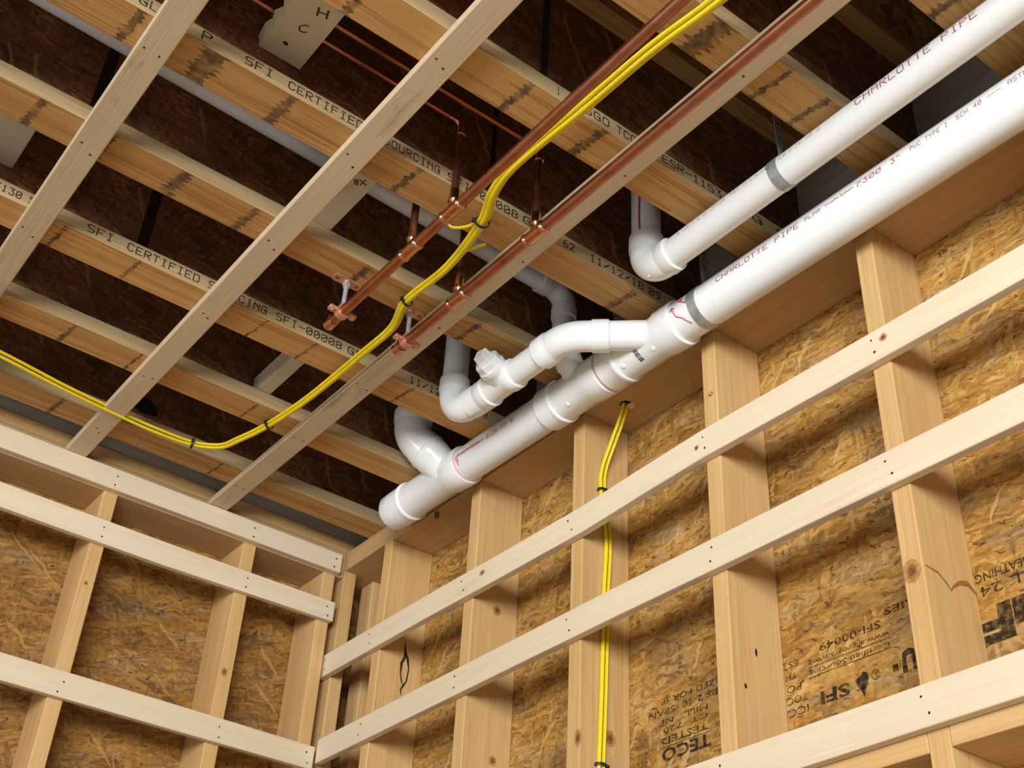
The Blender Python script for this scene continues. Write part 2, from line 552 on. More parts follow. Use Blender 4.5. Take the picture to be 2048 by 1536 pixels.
def dot_text(s, bold=0.0):
    """ink-jet lettering: runs of a 5x7 dot matrix joined into thin strokes"""
    n = len(s)
    W_ = n * 6 - 1
    vs, fs = [], []
    t = 0.62 if not bold else bold
    def quad(x0, y0, x1, y1):
        o = len(vs)
        vs.extend([(x0 / W_, y0 / 7), (x1 / W_, y0 / 7), (x1 / W_, y1 / 7), (x0 / W_, y1 / 7)])
        fs.append((o, o + 1, o + 2, o + 3))
    for i, ch in enumerate(s):
        g = FONT.get(ch, FONT[' '])
        on = set()
        for r in range(7):
            b = int(g[2 * r:2 * r + 2], 16)
            for c in range(5):
                if b >> (4 - c) & 1: on.add((c, r))
        h = t / 2
        for c, r in on:
            x, y = i * 6 + c + .5, 6 - r + .5
            quad(x - h, y - h, x + h, y + h)
            if (c + 1, r) in on: quad(x + h, y - h, x + 1 - h, y + h)
            if (c, r + 1) in on: quad(x - h, y - 1 + h, x + h, y - h)
            for dx in (1, -1):
                if (c + dx, r + 1) in on and (c + dx, r) not in on and (c, r + 1) not in on:
                    o = len(vs)
                    a, bq = (x, y), (x + dx, y - 1)
                    k = h * .7
                    for px, py in ((a[0] - k * dx, a[1] - k), (a[0] + k * dx, a[1] + k), (bq[0] + k * dx, bq[1] + k), (bq[0] - k * dx, bq[1] - k)):
                        vs.append((px / W_, py / 7))
                    fs.append((o, o + 1, o + 2, o + 3))
    return vs, fs

def flat_text(s, org, right, up, w, h, bold=0.0):
    vs, fs = dot_text(s, -bold) if bold < 0 else text_data(s, bold)
    o, r, u = Vector(org), Vector(right), Vector(up)
    return [o + r * (x * w) + u * (y * h) for x, y in vs], fs

def cyl_text(s, axis, y0, y1, r, theta, h, bold=0.0):
    """text wrapped on a pipe that runs along +Y; theta measured from +X towards +Z"""
    vs, fs = dot_text(s, -bold) if bold < 0 else text_data(s, bold)
    out = []
    for x, y in vs:
        yy = y0 + (y1 - y0) * x
        c = Vector(axis(yy))
        a = theta + (y - 0.5) * h / r
        out.append(c + Vector((math.cos(a) * r, 0, math.sin(a) * r)))
    return out, fs

def disc(c, u, v, ru, rv, n=12, jag=0.0):
    c, u, v = Vector(c), Vector(u), Vector(v)
    vs = []
    for k in range(n):
        a = 2 * math.pi * k / n
        j = 1 + random.uniform(-jag, jag)
        vs.append(c + u * (math.cos(a) * ru * j) + v * (math.sin(a) * rv * j))
    return vs, [tuple(range(n))]

# ------------------------------------------------------------------ structure: floor, deck, walls
D = 0.133            # depth of the stud bays
ZP_R, ZP_L = -0.0585, -0.081
FLOOR = -3.2
ZD = 0.384           # underside of the deck above

box('floor', (-0.2, -0.2, FLOOR - 0.1), (7.0, 8.0, FLOOR), M['slab'], bev=0, kind='structure')
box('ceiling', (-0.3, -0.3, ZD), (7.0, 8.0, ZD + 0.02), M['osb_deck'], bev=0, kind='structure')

# right wall: sheathing with studs, plate, header as its parts
wr = box('wall_right', (-D - 0.012, -0.15, FLOOR), (-D, 4.6, ZD), M['osb_right'], bev=0, kind='structure')
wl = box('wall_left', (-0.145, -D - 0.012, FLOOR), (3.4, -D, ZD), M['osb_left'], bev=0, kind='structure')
box('top_plate', (-D, -D, ZP_R), (0.0, 4.6, 0.0), M['plate_y'], wr, bev=0.002)
box('top_plate', (0.0005, -D, ZP_L), (3.4, 0.0, 0.0), M['plate_x'], wl, bev=0.002)
SR = [0.2144, 0.6209, 1.0205, 1.4330, 1.8403, 2.2470, 2.6540]
studs_r = []
for y in SR:
    studs_r.append(box('stud', (-D, y, FLOOR), (0.0, y + 0.038, ZP_R), M['stud_z'], wr, bev=0.0025))
box('corner_stud', (-0.038, -0.06, FLOOR), (0.0, 0.006, ZP_R), M['stud_z'], wr, bev=0.0025)
box('corner_stud', (-D, -0.06, FLOOR), (-0.095, 0.006, ZP_R), M['stud_z'], wr, bev=0.0025)
SL = [0.0258, 0.2768, 0.6790, 1.0850, 1.4910]
for x in SL:
    box('stud', (x, -D, FLOOR), (x + 0.038, 0.0, ZP_L), M['stud_z'], wl, bev=0.0025)
# header / sill lying flat between the studs below the third strip
for a, b in ((1.471, 1.8403), (1.8783, 2.247), (2.285, 2.654)):
    box('header', (-D, a, -1.0543), (0.0, b, -1.0163), M['stud_y'], wr, bev=0.002)

# rim boards above both plates
rl = box('rim_flange', (-0.07, -0.088, 0.0005), (3.4, 0.0, 0.038), M['stud_x'], wl, bev=0.002)
box('rim_board', (-0.07, -0.022, 0.0385), (3.4, -0.006, ZD - 0.0005), M['rim_grey'], wl, bev=0)
box('rim_board', (-0.10, -0.10, 0.0005), (-0.078, 4.6, ZD - 0.0005), M['rim_grey_y'], wr, bev=0)

# knots and the bark streak on studs
def knot(parent, c, u, v, ru, rv, mat=None, jag=0.08, name='knot'):
    """dark heart with a faded reddish ring around it"""
    n = 18
    c, u, v = Vector(c), Vector(u), Vector(v)
    vs, fs, mi = [c], [], []
    for q, k in enumerate((0.62, 1.0, 1.7)):
        for i in range(n):
            a = 2 * math.pi * i / n
            j = k * (1 + random.uniform(-jag, jag))
            vs.append(c + u * (math.cos(a) * ru * j) + v * (math.sin(a) * rv * j))
    for i in range(n):
        j = (i + 1) % n
        fs.append((0, 1 + i, 1 + j)); mi.append(0)
        fs.append((1 + i, 1 + n + i, 1 + n + j, 1 + j)); mi.append(0 if mat else 1)
        if not mat:
            fs.append((1 + n + i, 1 + 2 * n + i, 1 + 2 * n + j, 1 + n + j)); mi.append(2)
    o = mk(name, vs, fs, [mat or M['knot'], M['knot_ring'], M['knot_halo']], parent)
    for p, m_ in zip(o.data.polygons, mi):
        p.material_index = m_
    return o
X_, Y_, Z_ = (1, 0, 0), (0, 1, 0), (0, 0, 1)
knot(wr, (0.0006, 1.8575, -0.7715), Y_, Z_, 0.010, 0.012)
knot(wr, (0.0006, 1.0555, -0.8246), Y_, Z_, 0.006, 0.011)
knot(wr, (-0.0717, 0.6595, -0.390), X_, Z_, 0.007, 0.008)
knot(wr, (-0.084, 0.6595, -0.750), X_, Z_, 0.006, 0.007)
knot(wr, (-0.0624, 1.4716, -0.762), X_, Z_, 0.003, 0.008, M['bark'])
knot(wr, (-0.030, 1.4716, -0.834), X_, Z_, 0.003, 0.005, M['bark'])
knot(wr, (0.0006, 1.4545, -0.2188), Y_, Z_, 0.006, 0.005, M['bark'])
knot(wr, (0.0010, 1.4550, -0.2188), Y_, Z_, 0.0042, 0.0035, M['stud_z'])
knot(wr, (-0.0797, 1.0592, -0.8065), X_, Z_, 0.008, 0.010)
knot(wl, (0.300, 0.0006, -0.452), X_, Z_, 0.005, 0.007)
knot(wl, (0.7002, 0.0006, -0.340), X_, Z_, 0.003, 0.004)
def ribbon_y(pts, rs, y):
    v, f = [], []
    for (x, z), r in zip(pts, rs):
        v += [(x, y, z - r), (x, y, z + r)]
    for i in range(len(pts) - 1):
        f.append((2 * i, 2 * i + 1, 2 * i + 3, 2 * i + 2))
    return v, f
def streak(pts, rs):
    """bark streak on the +Y face of the first stud: ribbon in the XZ plane"""
    v, f = [], []
    for (x, z), r in zip(pts, rs):
        v += [(x - r, 0.2530, z), (x + r, 0.2530, z)]
    for i in range(len(pts) - 1):
        f.append((2 * i, 2 * i + 1, 2 * i + 3, 2 * i + 2))
    return v, f
sv = join(streak([(-0.0735, -0.336), (-0.077, -0.360), (-0.0768, -0.378), (-0.0690, -0.3947), (-0.0689, -0.4226), (-0.0741, -0.4442), (-0.0800, -0.4517)], [0.0012, 0.003, 0.0035, 0.004, 0.0018, 0.002, 0.0015]),
          streak([(-0.0780, -0.362), (-0.0860, -0.3793), (-0.0923, -0.4062), (-0.0885, -0.4402), (-0.0800, -0.4540), (-0.0742, -0.4672), (-0.0768, -0.4802)], [0.003, 0.004, 0.0018, 0.002, 0.003, 0.002, 0.001]))
mk('bark_streak', sv[0], sv[1], M['bark'], wr, kind='stuff')
rb = ribbon_y([(-0.006, -0.7667), (-0.036, -0.769), (-0.055, -0.781), (-0.0640, -0.7902), (-0.072, -0.781), (-0.090, -0.768), (-0.112, -0.7622), (-0.1325, -0.7746)], [.0012, .002, .0025, .002, .003, .004, .005, .003], 1.8788)
mk('grain_swirl', rb[0], rb[1], M['knot_ring'], wr)

# drill hole with sealant where the wall cable comes through the plate
hv = disc((-0.046, 1.146, ZP_R - 0.0006), X_, Y_, 0.012, 0.013, 16, 0.1)
mk('drill_hole', hv[0], hv[1], M['hole'], wr)
bm = bmesh.new()
bmesh.ops.create_icosphere(bm, subdivisions=2, radius=1.0)
vv = [(-0.058 + v.co.x * 0.010 * random.uniform(.7, 1.3), 1.153 + v.co.y * 0.010 * random.uniform(.7, 1.3), ZP_R + v.co.z * 0.009 * random.uniform(.7, 1.2)) for v in bm.verts]
ff = [tuple(v.index for v in f.verts) for f in bm.faces]
bm.free()
mk('sealant_blob', vv, ff, M['foam'], wr)

# stamps on the sheathing (printed upside down)
def stamp(lines, mat=None):
    ds = []
    for s, y_right, y_left, z_top, h, bold in lines:
        # upside-down text: starts at larger Y, runs to smaller Y, 'up' is -Z
        ds.append(flat_text(s, (-D + 0.0008, y_right, z_top), (0, -1, 0), (0, 0, -1), y_right - y_left, h, bold))
    d = join(*ds)
    return mk('printed_stamp', d[0], d[1], mat or M['stamp'], wr, kind='stuff')
stamp([('TECO', 1.282, 1.150, -0.838, 0.026, 0.03), ('TESTED', 1.276, 1.150, -0.816, 0.014, 0.01),
       ('CT  720', 1.278, 1.155, -0.797, 0.011, 0.0), ('MILL   NE', 1.278, 1.145, -0.780, 0.011, 0.0),
       ('PS 2-10  SPAN', 1.305, 1.115, -0.758, 0.013, 0.01), ('SIZED FOR SP', 1.320, 1.150, -0.738, 0.012, 0.0)])
stamp([('SFI', 1.612, 1.548, -0.838, 0.024, 0.03), ('R', 1.672, 1.664, -0.838, 0.010, 0.0),
       ('Certified Sourcing', 1.704, 1.528, -0.792, 0.013, 0.0),
       ('www.sfiprogram.org', 1.704, 1.528, -0.773, 0.013, 0.0), ('SFI-00049', 1.690, 1.556, -0.752, 0.014, 0.005),
       ('ICC', 1.520, 1.474, -0.851, 0.014, 0.0), ('TOC', 1.520, 1.474, -0.829, 0.014, 0.0), ('PO', 1.508, 1.474, -0.808, 0.013, 0.0),
       ('TH', 1.500, 1.474, -0.785, 0.012, 0.0), ('ES3', 1.505, 1.472, -0.764, 0.012, 0.0),
       ('SERIES', 1.800, 1.700, -0.735, 0.013, 0.01)])
def bar(y0, y1, z0, z1):
    return [(-D + 0.0007, y0, z0), (-D + 0.0007, y1, z0), (-D + 0.0007, y1, z1), (-D + 0.0007, y0, z1)], [(0, 1, 2, 3)]
lf = disc((-D + 0.0008, 1.640, -0.846), Y_, Z_, 0.014, 0.015, 9, 0.18)
lf2 = ([(-D + 0.0008, 1.633, -0.858), (-D + 0.0008, 1.647, -0.858), (-D + 0.0008, 1.640, -0.874)], [(0, 1, 2)])
rg = []
for k in range(16):
    a0, a1 = 2 * math.pi * k / 16, 2 * math.pi * (k + 1) / 16
    rg.append(([(-D + 0.0008, 1.668 + 0.009 * r * math.cos(a), -0.843 + 0.009 * r * math.sin(a)) for r, a in ((0.86, a0), (1, a0), (1, a1), (0.86, a1))], [(0, 1, 2, 3)]))
stamp_rule = join(lf, lf2, bar(1.528, 1.706, -0.7895, -0.788), bar(1.528, 1.706, -0.8075, -0.806), bar(1.703, 1.714, -0.850, -0.838), bar(1.15, 1.28, -0.8365, -0.835), *rg)
mk('printed_stamp', stamp_rule[0], stamp_rule[1], M['stamp'], wr, kind='stuff')
stamp([('U', 1.752, 1.722, -0.818, 0.040, 0.06), ('RATED SHEATHING', 2.060, 1.880, -0.742, 0.015, 0.01), ('WALL 24', 2.055, 1.885, -0.765, 0.017, 0.0),
       ('TruF', 2.110, 1.878, -0.800, 0.062, 0.06), ('R', 1.30, 1.29, -0.70, 0.011, 0)])

# ------------------------------------------------------------------ furring strips
def nails(parent, pts, nrm, r=0.0024):
    n = Vector(nrm)
    u = Vector((0, 0, 1)) if abs(n.z) < 0.5 else Vector((1, 0, 0))
    v = n.cross(u)
    ds = [disc(Vector(p) + n * 0.0004, u, v, r * random.uniform(.8, 1.2), r * random.uniform(.8, 1.2), 8) for p in pts]
    d = join(*ds)
    return mk('nail_head', d[0], d[1], M['nail'], parent, kind='stuff')

W = 0.0635
TH = 0.019
def strip_right(pts, label, y1=4.6, name='furring_strip'):
    secs = []
    for y, zt, w in pts:
        secs.append([(0.0004, y, zt - w), (TH, y, zt - w), (TH, y, zt), (0.0004, y, zt)])
    o = loft_box(name, secs, M['strip_y'], None, label=label, cat='furring strip', group='furring strips on the right wall')
    np_ = []
    for s in SR + [-0.015]:
        if s < pts[0][0] or s > 2.6: continue
        yc = s + 0.019
        for i in range(len(pts) - 1):
            if pts[i][0] <= yc <= pts[i + 1][0]:
                t = (yc - pts[i][0]) / (pts[i + 1][0] - pts[i][0])
                zt = pts[i][1] + t * (pts[i + 1][1] - pts[i][1])
                np_ += [(TH, yc - 0.004 + random.uniform(-.006, .006), zt - 0.018), (TH, yc + random.uniform(-.008, .006), zt - 0.045)]
    if np_: nails(o, np_, (1, 0, 0))
    return o
w1 = strip_right([(-0.030, -0.3156, .064), (0.5, -0.316, .064), (0.80, -0.320, .064), (1.08, -0.3215, .064), (1.28, -0.313, .064), (1.44, -0.3085, .064), (1.75, -0.312, .064), (2.085, -0.3145, .064), (3.2, -0.315, .064), (4.6, -0.315, .064)],
                 'upper furring strip on the right wall, just below the white pipes')
w2 = strip_right([(0.0215, -0.5606, .064), (1.14, -0.5552, .064), (1.64, -0.5569, .064), (2.11, -0.5595, .064), (4.6, -0.56, .064)],
                 'middle furring strip on the right wall, meeting the left strip in the corner')
w3 = strip_right([(0.0215, -0.966, .064), (1.4, -0.9631, .064), (2.03, -0.9606, .064), (4.6, -0.96, .064)],
                 'lowest furring strip on the right wall, just above the header')
knot(w1, (TH + .0005, 1.427, -0.3432), Y_, Z_, 0.004, 0.004)
knot(w1, (TH + .0005, 1.884, -0.338), Y_, Z_, 0.005, 0.005)
knot(w1, (TH + .0005, 0.719, -0.3445), Y_, Z_, 0.007, 0.004)

def strip_left(pts, label):
    secs = []
    for x, zt, w in pts:
        secs.append([(x, 0.0004, zt - w), (x, TH, zt - w), (x, TH, zt), (x, 0.0004, zt)])
    o = loft_box('furring_strip', secs, M['strip_x'], None, label=label, cat='furring strip', group='furring strips on the left wall')
    np_ = []
    for s in SL:
        xc = s + 0.019
        if pts[0][0] <= xc <= pts[-1][0]:
            zt = pts[0][1]
            np_ += [(xc + random.uniform(-.006, .006), TH, zt - 0.020), (xc + random.uniform(-.006, .006), TH, zt - 0.046)]
    nails(o, np_, (0, 1, 0))
    return o
strip_left([(0.0205, -0.0205, .058), (0.9, -0.0195, .060), (3.4, -0.0195, .060)], 'topmost furring strip on the left wall, tucked under the ceiling strips')
strip_left([(0.0225, -0.1706, .0575), (0.53, -0.171, .064), (0.97, -0.167, .064), (3.4, -0.166, .064)], 'second furring strip on the left wall, below the ceiling-level one')
strip_left([(0.0215, -0.580, .060), (0.44, -0.5757, .063), (0.85, -0.5734, .063), (3.4, -0.57, .063)], 'lower furring strip on the left wall, meeting the right strip in the corner')

J = [0.117, 0.417, 0.719, 1.019, 1.318, 1.614, 1.918, 2.220, 2.522, 2.824]
FW, FH = 0.0885, 0.038
def strip_ceiling(x0, label, y0=0.002, dark=0.0, w=0.0545):
    secs = []
    for y in (y0, 1.0, 2.0, 3.0, 4.6):
        secs.append([(x0, y, -TH), (x0 + w, y, -TH), (x0 + w, y, -0.0006), (x0, y, -0.0006)])
    o = loft_box('ceiling_furring_strip', secs, M['cstrip_y'], None, label=label, cat='furring strip', group='furring strips under the joists')
    np_ = []
    for j in J:
        np_ += [(x0 + w * 0.3 + random.uniform(-.006, .006), j + FW * 0.35 + random.uniform(-.01, .01), -TH),
                (x0 + w * 0.72 + random.uniform(-.006, .006), j + FW * 0.45 + random.uniform(-.01, .01), -TH)]
    nails(o, np_, (0, 0, -1), 0.0024)
    return o
cD = strip_ceiling(0.3867, 'ceiling furring strip with a copper pipe running beneath it')
cC = strip_ceiling(0.7882, 'long ceiling furring strip crossing the joists left of the copper pipes')
cB = strip_ceiling(1.1845, 'ceiling furring strip nearest the upper left corner')
strip_ceiling(1.591, 'ceiling furring strip beyond the left edge of the photo')

# ------------------------------------------------------------------ I-joists
names = ['first joist from the left wall', 'second joist from the left wall, above the looped cables',
         'third joist from the left wall, printed with certification text', 'fourth joist from the left wall, with both copper pipe hangers',
         'fifth joist from the left wall, printed text and date on its flange', 'sixth joist from the left wall, with wavy bottom grain',
         'seventh joist from the left wall, with the upper pipe strap beside it', 'eighth joist from the left wall, behind the printed pipes',
         'ninth joist from the left wall, past the right edge', 'tenth joist from the left wall, past the right edge']
stains = {3: [(1.32, .02), (1.187, .022), (1.038, .028), (.886, .02), (.622, .02), (.338, .016)],
          4: [(1.262, .02), (1.125, .05), (.972, .024), (.70, .016), (.158, .02)],
          2: [(1.16, .012), (1.0, .010), (.70, .008), (.575, .008), (.315, .008)],
          1: [(1.02, .014), (.86, .008), (.56, .008)],
          5: [(.99, .018), (.665, .018), (.50, .022), (.19, .02)],
          6: [(.50, .05), (.345, .014), (.25, .016)],
          0: [(.93, .014), (.50, .008)], 7: [(.25, .02)]}
def jag_stain(cx, y0, w):
    """finger-joint glue mark: spiky teeth along the grain, crossing the flange underside"""
    n = 15
    L, Rr = [], []
    for i in range(n):
        y = y0 + 0.002 + (FW - 0.004) * i / (n - 1)
        sh = (i / (n - 1) - 0.5) * -0.010 + random.uniform(-.002, .002)
        tooth = 0.45 if i % 2 else 1.0
        L.append((cx + sh - w * tooth * random.uniform(.35, .75), y, -0.0005))
        Rr.append((cx + sh + w * tooth * random.uniform(.35, .75), y, -0.0005))
    v = L + Rr
    return v, [(i, i + 1, n + i + 1, n + i) for i in range(n - 1)]
joists = []
for i, y in enumerate(J):
    e = empty('i_joist', (1.6, y + FW / 2, 0.0), 'wooden I-joist, ' + names[i], 'joist', 'floor joists overhead')
    joists.append(e)
    x0, x1 = -0.0775, 3.4
    fl = box('bottom_flange', (x0, y, 0.0), (x1, y + FW, FH), [M['flange_x'], M['flange_side']], e, bev=0.002)
    for p in fl.data.polygons:
        if abs(p.normal.y) > 0.9:
            p.material_index = 1
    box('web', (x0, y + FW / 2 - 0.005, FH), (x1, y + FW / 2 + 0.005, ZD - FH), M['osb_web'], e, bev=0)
    box('top_flange', (x0, y, ZD - FH), (x1, y + FW, ZD - 0.0005), M['flange_x'], e, bev=0.002)
    if i in stains:
        d = join(*[jag_stain(cx, y, w) for cx, w in stains[i]])
        mk('glue_stain', d[0], d[1], M['stain'], e, kind='stuff')
def jprint(i, items):
    y = J[i] + FW + 0.0005
    ds = []
    for s, xa, xb, z0, h in items:
        ds.append(flat_text(s, (xa, y, z0), (-1, 0, 0), (0, 0, 1), xa - xb, h * 0.95, -0.85))
    d = join(*ds)
    mk('printed_text', d[0], d[1], M['jink'], joists[i], kind='stuff')
jprint(4, [('P', 1.155, 1.135, .010, .024), ('SFI', 1.072, 1.015, .010, .022), ('CERTIFIED', .985, .828, .009, .022), ('SOURCING', .782, .655, .008, .022),
           ('SFI-00008', .638, .468, .007, .022), ('GS', .455, .410, .008, .022), ('62', .352, .322, .006, .022), ('11/12/18', .282, .134, .008, .022), ('09:3', .120, .048, .008, .022), ('GL', 1.27, 1.235, .01, .022)])
jprint(2, [('3130', 1.31, 1.255, .009, .020), ('5 TM', 1.24, 1.19, .009, .020), ('SFI', 1.118, 1.06, .009, .022), ('CERTIFIED', 1.03, .865, .009, .022), ('SOURCING', .845, .702, .009, .022),
           ('SFI-00008', .680, .510, .009, .022), ('GS', .495, .455, .009, .022), ('11/12/18', .325, .180, .008, .022), ('08', .125, .098, .008, .020)])
jprint(5, [('1', .61, .602, .010, .022), ('SGO', .545, .487, .008, .022), ('TCO', .470, .422, .008, .022), ('ESR-1153', .358, .203, .010, .022), ('G L', .12, .02, .008, .022)])

def web_gap(i, x, w, tilt=0.0):
    y = J[i] + FW / 2 + 0.0056
    v = [(x - w, y, FH), (x + w, y, FH), (x + w + tilt, y, ZD - FH), (x - w + tilt, y, ZD - FH)]
    mk('web_joint', v, [(0, 1, 2, 3)], M['hole'], joists[i])
web_gap(2, 0.992, 0.012)
web_gap(3, 1.223, 0.011)
web_gap(5, 0.612, 0.008)
web_gap(4, 0.512, 0.006)
hd = disc((0.716, J[0] + FW / 2 + 0.0056, 0.092), X_, Z_, 0.036, 0.022, 14, 0.22)
mk('knockout_hole', hd[0], hd[1], M['hole'], joists[0])
tube('rusty_peg', [(-0.008, 0.452, ZP_R + .004), (-0.008, 0.452, ZP_R - .014), (-0.008, 0.452, ZP_R - .018)], [.006, .006, .003], M['knot'], wr, 10)

# ------------------------------------------------------------------ blocks and scraps in the joist bays
def drywall_piece(x0, x1, y0, y1, z0, z1, label, marks):
    n = 16
    pts = []
    for k in range(n + 1):
        y = y0 + (y1 - y0) * k / n
        pts.append((x1 + (random.uniform(-.006, .006) if 0 < k < n else 0), y))
    poly = [(x0, y0)] + pts + [(x0, y1)]
    b = [(x, y, z0) for x, y in poly]
    tt = [(x + (0.006 if 0 < k < len(poly) - 1 else 0), y, z1) for k, (x, y) in enumerate(poly)]
    nn = len(poly)
    e = empty('board_scrap', ((x0 + x1) / 2, (y0 + y1) / 2, z0), label, 'board')
    mk('panel', b + tt, [tuple(range(nn)), tuple(range(2 * nn - 1, nn - 1, -1))] + [(k, (k + 1) % nn, nn + (k + 1) % nn, nn + k) for k in range(nn)], M['drywall'], e)
    if marks:
        d = join(*marks)
        mk('marker_letters', d[0], d[1], M['ink'], e, kind='stuff')
    return e
hz = 0.1115
# letters seen from below, lying across the scrap
drywall_piece(0.957, 1.042, 1.371, 1.652, 0.112, 0.1365, 'pale board scrap marked H and C under two copper pipes',
              [flat_text('H', (1.002, 1.516, hz), (-0.9, .25, 0), (-0.3, -.95, 0), 0.022, 0.020, 0.0), flat_text('C', (1.010, 1.462, hz), (-0.85, .5, 0), (-.3, -.9, 0), 0.018, 0.020, 0.0),
               disc((1.008, 1.408, hz), X_, Y_, 0.005, 0.004, 8, .2)])
box('wood_block', (0.7205, 1.068, 0.0385), (0.811, 1.357, 0.060), M['pale_y'], bev=0.002, label='pale wood block between joists, peeking out beside the long ceiling strip', cat='block')
box('wood_block', (0.531, 0.469, 0.0385), (0.566, 0.757, 0.090), M['pale_y'], bev=0.002, label='narrow pale wood block on edge between joists, above the cable bend', cat='block')
box('wood_block', (1.286, 0.769, 0.105), (1.42, 1.058, 0.130), M['pale_y'], bev=0.002, label='grey block between joists at the far left edge', cat='block')
tmp = flat_text('8X', (0.7625, 1.262, 0.0380), (-.8, .6, 0), (-.6, -.8, 0), 0.026, 0.016, 0.01)
mk('printed_text', tmp[0], tmp[1], M['ink'], bpy.data.objects['wood_block'], kind='stuff')

# ------------------------------------------------------------------ PVC drain: 3 inch run with its branches
ax3 = lambda y: Vector((0.065, y, -0.0487 - 0.0175 * (y - 0.5)))
R3, H3 = 0.0445, 0.0502
drain = empty('drain_pipe', (0.065, 1.0, -0.12), 'white plastic drain assembly with branches along the right wall', 'pipe')
def seg(name, ax, pts, mat, parent, n=40):
    return shape(name, prof(ax, pts, n), mat, parent)
# capped end
cap = seg('end_cap', ax3, [(0.352, 0.0), (0.352, 0.040), (0.3545, 0.0465), (0.360, 0.0495), (0.395, H3), (0.438, H3 + .0003)], M['pvc_fit'], drain)
for k in range(5):
    a = math.radians(-60 + k * 40)
    c = ax3(0.372)
    d = Vector((math.cos(a), 0, math.sin(a)))
    t = Vector((-math.sin(a), 0, math.cos(a)))
    o0 = c + d * (H3 + .0006)
    q = [o0 + t * .0006 + Vector((0, -.014, 0)), o0 - t * .0006 + Vector((0, -.014, 0)), o0 - t * .0006 + Vector((0, .008, 0)), o0 + t * .0006 + Vector((0, .008, 0))]
    mk('mould_rib', q, [(0, 1, 2, 3)], M['pvc_fit'], cap)
# wye A (3x3) with a branch going up and back, then a 45 bend to vertical
oA = Vector(ax3(0.620))
dA = Vector((0.60, -0.40, 0.69)).normalized()
axA = lambda s: oA + dA * s
body = prof(ax3, [(0.434, H3 - .001), (0.4355, H3 + .0022), (0.443, H3 + .0022), (0.447, 0.0472), (0.622, 0.0470), (0.628, H3), (0.686, H3 + .0010), (0.690, H3 - .001), (0.690, R3)], 40)
brA = prof(axA, [(0.0, 0.046), (0.058, 0.0465), (0.062, 0.0490), (0.086, 0.0495), (0.0875, 0.0516), (0.0935, 0.0516), (0.095, 0.047)], 36)
wyA = shape('wye_fitting', join(body, brA), M['pvc_fit'], drain)
arc = bend(axA(0.122), dA, (0, 0, 1), 0.070, 10)
top = arc[-1]
el = [axA(0.0925), axA(0.112), axA(0.1125), axA(0.1195)] + arc + [top + Vector((0, 0, .004)), top + Vector((0, 0, .007)), top + Vector((0, 0, .034)), top + Vector((0, 0, .038)), top + Vector((0, 0, .040))]
er = [0.0492, 0.0492, 0.0474, 0.0472] + [0.0472] * len(arc) + [0.0472, 0.0495, 0.0512, 0.0512, 0.046]
shape('bend_fitting', tube_data(el, er, 36), M['pvc_fit'], drain)
tube('riser_pipe', [top + Vector((0, 0, .03)), (top.x, top.y, ZD - 0.001)], R3, M['pvc'], drain, 36)
# main pipe lengths
p1 = seg('pipe_length', ax3, [(0.66, R3), (1.04, R3)], M['pvc'], drain)
d = join(cyl_text('TrueFit System', ax3, 0.705, 0.815, R3 + .0004, math.radians(-6), 0.012), cyl_text('0126 FM 8', ax3, 0.825, 0.93, R3 + .0004, math.radians(-6), 0.011, -0.7))
mk('printed_text', d[0], d[1], M['redink'], p1, kind='stuff')
# fitting B with a small branch to the pipe in the joist bay
bodyB = prof(ax3, [(1.010, R3), (1.010, H3 - .002), (1.012, H3 + .0006), (1.054, H3 + .0006), (1.0555, H3 + .0022), (1.061, H3 + .0022), (1.0635, 0.0472), (1.160, 0.0472), (1.166, H3 + .0002), (1.213, H3 + .0006), (1.215, H3 - .002), (1.215, R3)], 40)
oB = Vector(ax3(1.118))
pB = Vector((0.140, 1.150, 0.020))
dB = (Vector((0.136, 1.148, 0.0)) - oB).normalized()
axB = lambda s: oB + dB * s
brB = prof(axB, [(0.0, 0.027), (0.052, 0.027), (0.056, 0.0315), (0.088, 0.0318), (0.090, 0.026)], 30)
wyB = shape('wye_fitting', join(bodyB, brB), M['pvc_fit'], drain)
# primer ring and stub between B and C
seg('pipe_length', ax3, [(1.19, R3), (1.25, R3)], M['pvc'], drain)
seg('primer_ring', ax3, [(1.2152, R3 + .0008), (1.2158, R3 + .0022), (1.2215, R3 + .0022), (1.222, R3 + .0008)], M['primer'], drain)
seg('primer_ring', ax3, [(0.6902, R3 + .0004), (0.6905, R3 + .0009), (0.6935, R3 + .0009), (0.694, R3 + .0002)], M['primer'], drain)
# wye C with the 2 inch branch
oC = Vector(ax3(1.392))
dC = Vector((0.735, -0.678, 0.0)).normalized()
axC = lambda s: oC + dC * s
bodyC = prof(ax3, [(1.222, R3), (1.222, H3 - .002), (1.224, H3 + .0003), (1.268, H3 + .0006), (1.270, H3 + .0022), (1.276, H3 + .0020), (1.279, 0.0482), (1.290, 0.0475), (1.392, 0.0478), (1.402, H3 + .0010), (1.450, H3 + .0014), (1.4515, H3 - .001), (1.4515, R3)], 40)
R2, H2 = 0.0302, 0.0352
brC = prof(axC, [(0.0, 0.0325), (0.112, 0.0322), (0.114, 0.0352), (0.118, 0.0360), (0.150, 0.0360), (0.152, 0.031)], 34)
wyC = shape('wye_fitting', join(bodyC, brC), M['pvc_fit'], drain)
def nub(ax, y, th, r, parent):
    c = ax(y) + Vector((math.cos(th) * r, 0, math.sin(th) * r))
    n = Vector((math.cos(th), 0, math.sin(th)))
    return tube_data([c - n * .002, c + n * .0005, c + n * .0016, c + n * .0022], [.0052, .0052, .0044, .001], 12)
shape('mould_nub', nub(ax3, 1.293, math.radians(-58), 0.0476, wyC), M['pvc_fit'], wyC)
shape('mould_nub', nub(ax3, 1.382, math.radians(-62), 0.0476, wyC), M['pvc_fit'], wyC)
